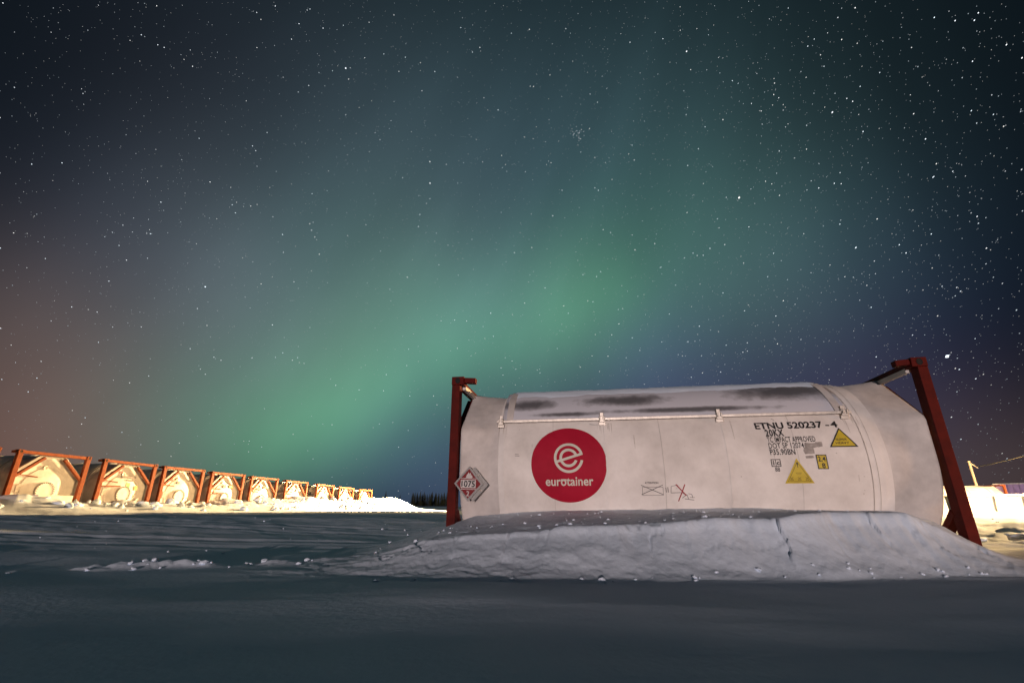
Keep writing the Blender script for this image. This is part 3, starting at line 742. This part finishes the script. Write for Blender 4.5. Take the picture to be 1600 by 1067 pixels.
for i, ((x, y), h, lb) in enumerate(zip(ROW, ROWH, ROW_LABEL)):
    o = proto if i == 0 else copy_tree(proto)
    # (x, y) is the near corner of the end frame
    cx = x + ux*1.15 - nx_*2.94; cy = y + uy*1.15 - ny_*2.94
    o.location = (cx, cy, h-HH); o.rotation_euler = (R_(vary.uniform(-.5, .5)), 0, -kdir + R_(vary.uniform(-1.2, 1.2)))
    tag(o, lb, 'container', 'tank containers standing end on in the floodlit row')
    row_objs.append(o)
for i, o in enumerate(row_objs[3:]):
    for q in range(vary.randint(2, 4)):
        box('end_label', (2.885, vary.uniform(-.6, .6), ZA+vary.choice((.42, .55, .68, -.35))), (.01, vary.uniform(.10, .42), vary.uniform(.05, .16)), M[vary.choice(('greyink', 'ghost', 'green', 'yellow', 'redink', 'ghost'))], o)
    if i % 2: bar('valve_rod', (2.95, -1.0, ZA+.1+.2*vary.random()), (2.95, -.25, ZA+.2), .04, .04, M['rust'], o)
# white valve box on the first one, rod and labels on the second
r1 = row_objs[1]
box('valve_box', (3.05, .18, .98), (.42, 1.15, .42), M['skipwhite'], r1, .02)
r2 = row_objs[2]
bar('valve_rod', (2.95, -1.0, ZA+.22), (2.95, -.22, ZA+.25), .045, .045, M['rust'], r2)
for (yy, zz, w, hgt, m) in ((.12, ZA+.62, .62, .09, 'greyink'), (.20, ZA+.50, .34, .06, 'greyink'), (.16, ZA+.30, .16, .20, 'green'), (.55, ZA+.22, .12, .16, 'yellow'), (-.30, ZA+.80, .18, .06, 'redink')):
    box('end_label', (2.885, yy, zz), (.01, w, hgt), M[m], r2)
# unseen containers added behind the near one to shade the left foreground
for k, (lx, ly) in enumerate(((.55, 5.1), (.95, 8.1))):
    o = copy_tree(proto); px = CX + lx*cT + ly*sT; py = CY - lx*sT + ly*cT
    o.location = (px, py, 0.0); o.rotation_euler = (0, 0, -TH)
    tag(o, ('unseen tank container added for shade right behind the one with the red disc', 'unseen tank container added for shade two rows behind the one with the red disc')[k], 'container')
# the pale one beyond the right post
o = copy_tree(proto); o.location = (32.9, 37.4, -0.02); o.rotation_euler = (0, 0, R_(-6))
tag(o, 'floodlit tank container side on beyond the right red post', 'container')

# ------------------------------------------------------------------ things in the bright yard on the right
sk = empty('skip_bin', (27.0, 26.9, gz(27, 26.9)-.1), R_(-20), 'low white skip with a rim rail and small coloured stickers at the right edge', 'skip')
L2, D2, H2 = 2.6, 1.0, .95
bm = bmesh.new()
vs = [bm.verts.new(v) for v in ((-L2, -D2*.85, 0), (L2, -D2*.85, 0), (L2, D2*.85, 0), (-L2, D2*.85, 0), (-L2, -D2, H2), (L2, -D2, H2), (L2, D2, H2), (-L2, D2, H2),
      (-L2+.05, -D2+.05, H2), (L2-.05, -D2+.05, H2), (L2-.05, D2-.05, H2), (-L2+.05, D2-.05, H2), (-L2+.05, -D2*.85+.05, .06), (L2-.05, -D2*.85+.05, .06), (L2-.05, D2*.85-.05, .06), (-L2+.05, D2*.85-.05, .06))]
for f in ((3, 2, 1, 0), (0, 1, 5, 4), (1, 2, 6, 5), (2, 3, 7, 6), (3, 0, 4, 7), (4, 5, 9, 8), (5, 6, 10, 9), (6, 7, 11, 10), (7, 4, 8, 11), (8, 9, 13, 12), (9, 10, 14, 13), (10, 11, 15, 14), (11, 8, 12, 15), (12, 13, 14, 15)):
    bm.faces.new([vs[q] for q in f])
link('bin_body', me_from(bm, 'bin_body'), M['skipwhite'], sk)
for sy in (-1, 1): bar('rim_rail', (-L2-.06, sy*(D2+.03), H2-.02), (L2+.06, sy*(D2+.03), H2-.02), .10, .10, M['skipwhite'], sk, .012)
for x in (-2.4, -1.2, 0, 1.2, 2.4): bar('side_rib', (x, -D2*.85-.03, .02), (x, -D2-.03, H2-.08), .09, .06, M['skipwhite'], sk, .008, up=(1, 0, 0))
box('sticker', (.9, -D2-.005, .62), (.14, .01, .12), M['green'], sk); box('sticker', (1.55, -D2-.005, .66), (.30, .01, .07), M['redink'], sk)
hut = empty('site_hut', (50.5, 45.5, gz(50, 45)-.1), R_(-42), 'lilac corrugated hut at the right edge behind the bright tank', 'hut')
hw, hh, hd = 4.4, 2.25, 1.6
bm = bmesh.new(); n = 44
for k in range(n):
    x0 = -hw+2*hw*k/n; x1 = -hw+2*hw*(k+1)/n; d = .0 if k % 2 else .05
    bm_box(bm, ((x0+x1)/2, -hd-d/2+.0, hh/2), (x1-x0-.002, .06+d, hh))
link('front_sheeting', me_from(bm, 'front_sheeting'), M['lilac'], hut)
box('walls', (0, .06, hh/2-.005), (2*hw-.01, 2*hd-.02, hh-.01), M['lilac'], hut)
box('roof', (0, 0, hh+.045), (2*hw+.3, 2*hd+.3, .09), M['skipwhite'], hut, .01)
pz = gz(37.5, 40)
pl = empty('cable_pole', (37.55, 40.0, pz-.3), 0, 'thin pale pole carrying a sagging cable above the bright yard', 'pole')
bm = bmesh.new(); tube_bm(bm, [(0, 0, 0), (0, 0, 4.60-pz+.3)], [.11, .085], 10); link('shaft', me_from(bm, 'shaft'), M['pole'], pl)
bm = bmesh.new(); tube_bm(bm, [(0, 0, 4.50-pz+.3), (.18, -.12, 4.25-pz+.3), (.38, -.25, 4.02-pz+.3)], .045, 8); link('cable_loop', me_from(bm, 'cable_loop'), M['cable'], pl)
bm = bmesh.new(); pts = []
A0 = Vector((37.9, 39.7, 4.15)); B0 = Vector((30.0, 18.0, 6.6))
for k in range(33):
    t = k/32; p = A0.lerp(B0, t); p.z = A0.z + (B0.z-A0.z)*(.10*t+.90*t*t); pts.append(p)
tube_bm(bm, pts, .035, 8)
tag(link('overhead_cable', me_from(bm, 'overhead_cable', True), M['cable']), 'frosted cable hanging from the thin pole up to the right edge', 'cable')
def mast(loc, top, heads, label, lamp_z):
    x, y, z = loc
    r = empty('floodlight_mast', (x, y, gz(x, y)-.2), 0, label, 'lamp mast')
    b = gz(x, y)-.2
    bm = bmesh.new(); tube_bm(bm, [(0, 0, 0), (0, 0, top-b)], [.10, .07], 12); link('mast_pole', me_from(bm, 'mast_pole', True), M['steel'], r)
    for a in heads:
        d = Vector((math.cos(a), math.sin(a), 0)); c = Vector((0, 0, lamp_z-b)) - d*.34
        mt = Matrix.Rotation(a, 4, 'Z')
        bm = bmesh.new(); bm_box(bm, c, (.16, .50, .36), .02, mt); link('lamp_housing', me_from(bm, 'lamp_housing'), M['rubber'], r)
mast((LAMP_A[0], LAMP_A[1], 0), 6.2, (math.pi+R_(15),), 'floodlight mast lighting the far row, hidden behind the near tank', LAMP_A[2])
mast((LAMP_B[0], LAMP_B[1], 0), 6.7, (R_(133),), 'floodlight mast at the right, out of the picture, holding the cable', LAMP_B[2])
mast((FILL_C[0], FILL_C[1], 0), 1.9, (R_(153),), 'low lamp post off to the right of the camera, facing the near tank', FILL_C[2])  # made-up post carrying the added warm fill

# ------------------------------------------------------------------ spruces on the skyline
def spruce_mesh(seed, h=4.0, w=.95):
    rnd = random.Random(seed); bm = bmesh.new(); tiers = 15
    for k in range(tiers):
        f = k/(tiers-1); z = .25 + (h-.45)*f; rr = w*(1-f)**.85*rnd.uniform(.75, 1.1)+.05; n = 11
        for q in range(n):
            a = 2*math.pi*(q+rnd.random()*.8)/n; r2 = rr*rnd.uniform(.6, 1.15); dz = -.16*rr - .05
            d = Vector((math.cos(a), math.sin(a), 0)); s = Vector((-d.y, d.x, 0))
            bw = .13 + .22*r2
            p0 = Vector((0, 0, z+.12)); p1 = d*r2*.6 + s*bw*.5 + Vector((0, 0, z+dz*.3)); p2 = d*r2 + Vector((0, 0, z+dz)); p3 = d*r2*.6 - s*bw*.5 + Vector((0, 0, z+dz*.5-.07))
            vs = [bm.verts.new(p) for p in (p0, p1, p2, p3)]
            bm.faces.new((vs[0], vs[1], vs[2])); bm.faces.new((vs[0], vs[2], vs[3]))
    return me_from(bm, 'crown')
def trunk_mesh(h=4.0):
    bm = bmesh.new(); tube_bm(bm, [(0, 0, -.4), (0, 0, h*.5), (0, 0, h)], [.09, .06, .012], 7); return me_from(bm, 'trunk')
CR = [spruce_mesh(k) for k in range(4)]; TRK = trunk_mesh()
for me in CR: me.materials.append(M['needle'])
TRK.materials.append(M['bark'])
def spruce(x, y, sc, k, label, group=None, sx=1.0):
    r = empty('spruce_tree', (x, y, gz(x, y)), random.uniform(0, 6.28), label, 'tree', group)
    r.scale = (sc*sx, sc*sx, sc)
    link('crown', CR[k % 4], None, r); link('trunk', TRK, None, r)
YD = 160.0
spruce(-.2535*YD, YD, 1.2, 0, 'taller of two lone spruces on the skyline, just past the end of the row', 'lone spruces on the skyline')
spruce(-.2245*YD, YD, .9, 1, 'smaller of two lone spruces on the skyline, nearer the dark clump', 'lone spruces on the skyline', 1.1)
rt = random.Random(12)
for k in range(26):
    f = k/25; x = (-.199+.068*f)*YD + rt.uniform(-.3, .3); y = YD + rt.uniform(-5, 6)
    spruce(x*y/YD, y, rt.uniform(.92, 1.18), k, 'dark spruce in the dense clump on the skyline left of the near red post', 'spruces in the dense clump', 1.25)

# ------------------------------------------------------------------ loose clods and crumbs of snow
def clods():
    rnd = np.random.RandomState(5); Vs = []; Fs = []; off = 0
    bm = bmesh.new(); bmesh.ops.create_icosphere(bm, subdivisions=2, radius=1.0); bm.verts.ensure_lookup_table()
    bv = np.array([v.co[:] for v in bm.verts]); bf = np.array([[v.index for v in f.verts] for f in bm.faces]); bm.free()
    spots = []
    for _ in range(110):                                   # crumbs on top of the bank
        s = rnd.uniform(-2.9, 2.1); w = rnd.uniform(-2.65, -1.25)
        spots.append((s, w, abs(rnd.normal(.003, .0055))+.004, True))
    for _ in range(22):
        s = rnd.uniform(-2.2, 1.9); w = rnd.uniform(-2.9, -2.3); spots.append((s, w, rnd.uniform(.008, .022), True))
    for _ in range(45):                                    # crumbled foot of the bank
        s = rnd.uniform(-2.9, 2.2); w = np.interp(s, BAS_S, BAS_Y) + rnd.normal(.05, .10); spots.append((s, w, abs(rnd.normal(.002, .008))+.004, True))
    for _ in range(26):                                    # clods along the crest on the left
        x = -3.1 + rnd.normal(0, .85); y = 4.78+.30*(x+3.1)+rnd.normal(0, .10); spots.append((x, y, abs(rnd.normal(.003, .013))+.005, False))
    for _ in range(50):
        x = rnd.uniform(-9, -1.2); y = rnd.uniform(5.2, 11); spots.append((x, y, abs(rnd.normal(.004, .006))+.004, False))
    for _ in range(90):
        x = rnd.uniform(6.5, 17); y = rnd.uniform(6.5, 17); spots.append((x, y, abs(rnd.normal(.03, .03))+.01, False))
    for _ in range(140):
        y = rnd.uniform(14, 44); x = -16.28+.1485*(y-16)+rnd.uniform(.2, 2.6); spots.append((x, y, abs(rnd.normal(.05, .05))+.02, False))
    spots = [q for q in spots if not q[3] or q[1] > np.interp(q[0], LIP_S, LIP_Y)+.12 or q[1] < np.interp(q[0], BAS_S, BAS_Y)+.12]
    for (a, b, r, loc) in spots:
        x, y = (CX + a*cT + b*sT, CY - a*sT + b*cT) if loc else (a, b)
        z = gz(x, y)
        nrm = 1 + 1.1*(fbm(bv[:, 0]*1.3 + rnd.rand()*50, bv[:, 1]*1.3 + bv[:, 2]*1.7 + rnd.rand()*50, 3, rnd.randint(999)))
        v = bv*nrm[:, None]*np.array([rnd.uniform(.7, 1.4), rnd.uniform(.7, 1.3), rnd.uniform(.5, .9)])*r
        t = rnd.rand()*6.28; c, s_ = np.cos(t), np.sin(t)
        v = np.stack([v[:, 0]*c - v[:, 1]*s_, v[:, 0]*s_ + v[:, 1]*c, v[:, 2]], 1) + np.array([x, y, z + r*.25])
        Vs.append(v); Fs.append(bf+off); off += len(bv)
    o = link('snow_clods', np_mesh('snow_clods', np.vstack(Vs), np.vstack(Fs), False), M['snow'])
    tag(o, 'loose crumbs and clods of snow scattered on the bank and yard', 'snow', kind='stuff')
clods()

# ------------------------------------------------------------------ stars, far out on the celestial sphere
def stars():
    rnd = np.random.RandomState(21); POLE = np.array([-.10, .55, .83]); POLE = POLE/np.linalg.norm(POLE); RAD = 7500.0
    px = 0.00211                                     # one picture pixel in radians, roughly
    D_, Rd, Lm, El = [], [], [], []
    def put(d, r, l): D_.append(d); Rd.append(r); Lm.append(l)
    n = 0
    while n < 52000:
        v = rnd.normal(size=3); v /= np.linalg.norm(v)
        if v[2] < .03: continue
        n += 1
        milky = np.clip(v @ np.array([.82, .40, .41]), 0, 1)**2
        if rnd.rand() > .62 + .28*milky: continue
        q = rnd.rand()**1.0
        m = q**-.62                                    # few bright, many faint
        r = px*np.clip(.14+.022*m, .14, .30)*rnd.uniform(.9, 1.1); l = np.clip(.18+.15*m, .18, 2.0)
        l *= .35 + .65*min(1, v[2]/.35)
        put(v, r, l)
    for (x, y, z, r, l) in ((.676, .701, .225, 1.15, 3.0), (.417, .731, .540, .8, 2.2), (-.291, .621, .728, .62, 1.8), (-.162, .777, .608, .6, 1.6), (-.160, .752, .639, .5, 1.5),
                            (-.541, .755, .371, .6, 1.6), (.30, .60, .742, .55, 1.6), (.52, .60, .608, .55, 1.6), (.58, .70, .417, .5, 1.5)):
        v = np.array([x, y, z]); put(v/np.linalg.norm(v), px*r, l)
    for _ in range(26):                                # a tight cluster high in the middle
        v = np.array([.126, .722, .680]) + rnd.normal(0, .0058, 3); put(v/np.linalg.norm(v), px*rnd.uniform(.2, .38), rnd.uniform(.5, 1.1))
    for c in ((-.50, .70, .50), (.45, .62, .64), (-.62, .66, .42)):
        for _ in range(9):
            v = np.array(c) + rnd.normal(0, .018, 3); put(v/np.linalg.norm(v), px*rnd.uniform(.22, .42), rnd.uniform(.5, 1.4))
    D_ = np.array(D_); Rd = np.array(Rd); Lm = np.array(Lm)
    t = np.cross(POLE, D_); sl = np.linalg.norm(t, axis=1, keepdims=True); t = t/np.maximum(sl, 1e-6); u = np.cross(D_, t)
    el = 1.0 + 1.3*np.clip(sl[:, 0]-.25, 0, 1)*np.clip(.45 + D_[:, 0]*1.1, .25, 1.2)*np.where(Rd > .7*px, .2, 1)
    a = t*(Rd*el)[:, None]; b = u*(Rd*.9)[:, None]; c = D_*Rd[:, None]
    V = np.stack([D_+a, D_+b, D_-a, D_-b, D_+c, D_-c], 1)*RAD
    nv = len(D_); base = (np.arange(nv)*6)[:, None, None]
    f = np.array([[0, 1, 4], [1, 2, 4], [2, 3, 4], [3, 0, 4], [1, 0, 5], [2, 1, 5], [3, 2, 5], [0, 3, 5]])[None]
    me = np_mesh('stars', V.reshape(-1, 3) + np.array([0, 0, CAM_Z]), (f+base).reshape(-1, 3), False)
    tc_ = me.attributes.new('tint', 'FLOAT_COLOR', 'POINT'); tw = rnd.rand(nv); tcol = np.stack([.78+.22*tw, .93+.04*tw, 1.02-.22*np.clip(tw-.5, 0, 1), np.ones(nv)], 1)
    tc_.data.foreach_set('color', np.repeat(tcol, 6, 0).astype(np.float32).ravel())
    at = me.attributes.new('glow', 'FLOAT', 'POINT'); at.data.foreach_set('value', np.repeat(Lm, 6).astype(np.float32))
    m = bpy.data.materials.new('starlight'); m.use_nodes = True; t_ = m.node_tree; t_.nodes.clear()
    an = t_.nodes.new('ShaderNodeAttribute'); an.attribute_name = 'glow'
    em = t_.nodes.new('ShaderNodeEmission'); em.inputs[0].default_value = (.84, .96, 1, 1); t_.links.new(an.outputs['Fac'], em.inputs[1]); a2 = t_.nodes.new('ShaderNodeAttribute'); a2.attribute_name = 'tint'; t_.links.new(a2.outputs['Color'], em.inputs[0])
    ou = t_.nodes.new('ShaderNodeOutputMaterial'); t_.links.new(em.outputs[0], ou.inputs[0]); m.cycles.emission_sampling = 'NONE'
    o = link('stars', me, m); tag(o, 'stars scattered all over the night sky', 'star', kind='stuff')
stars()
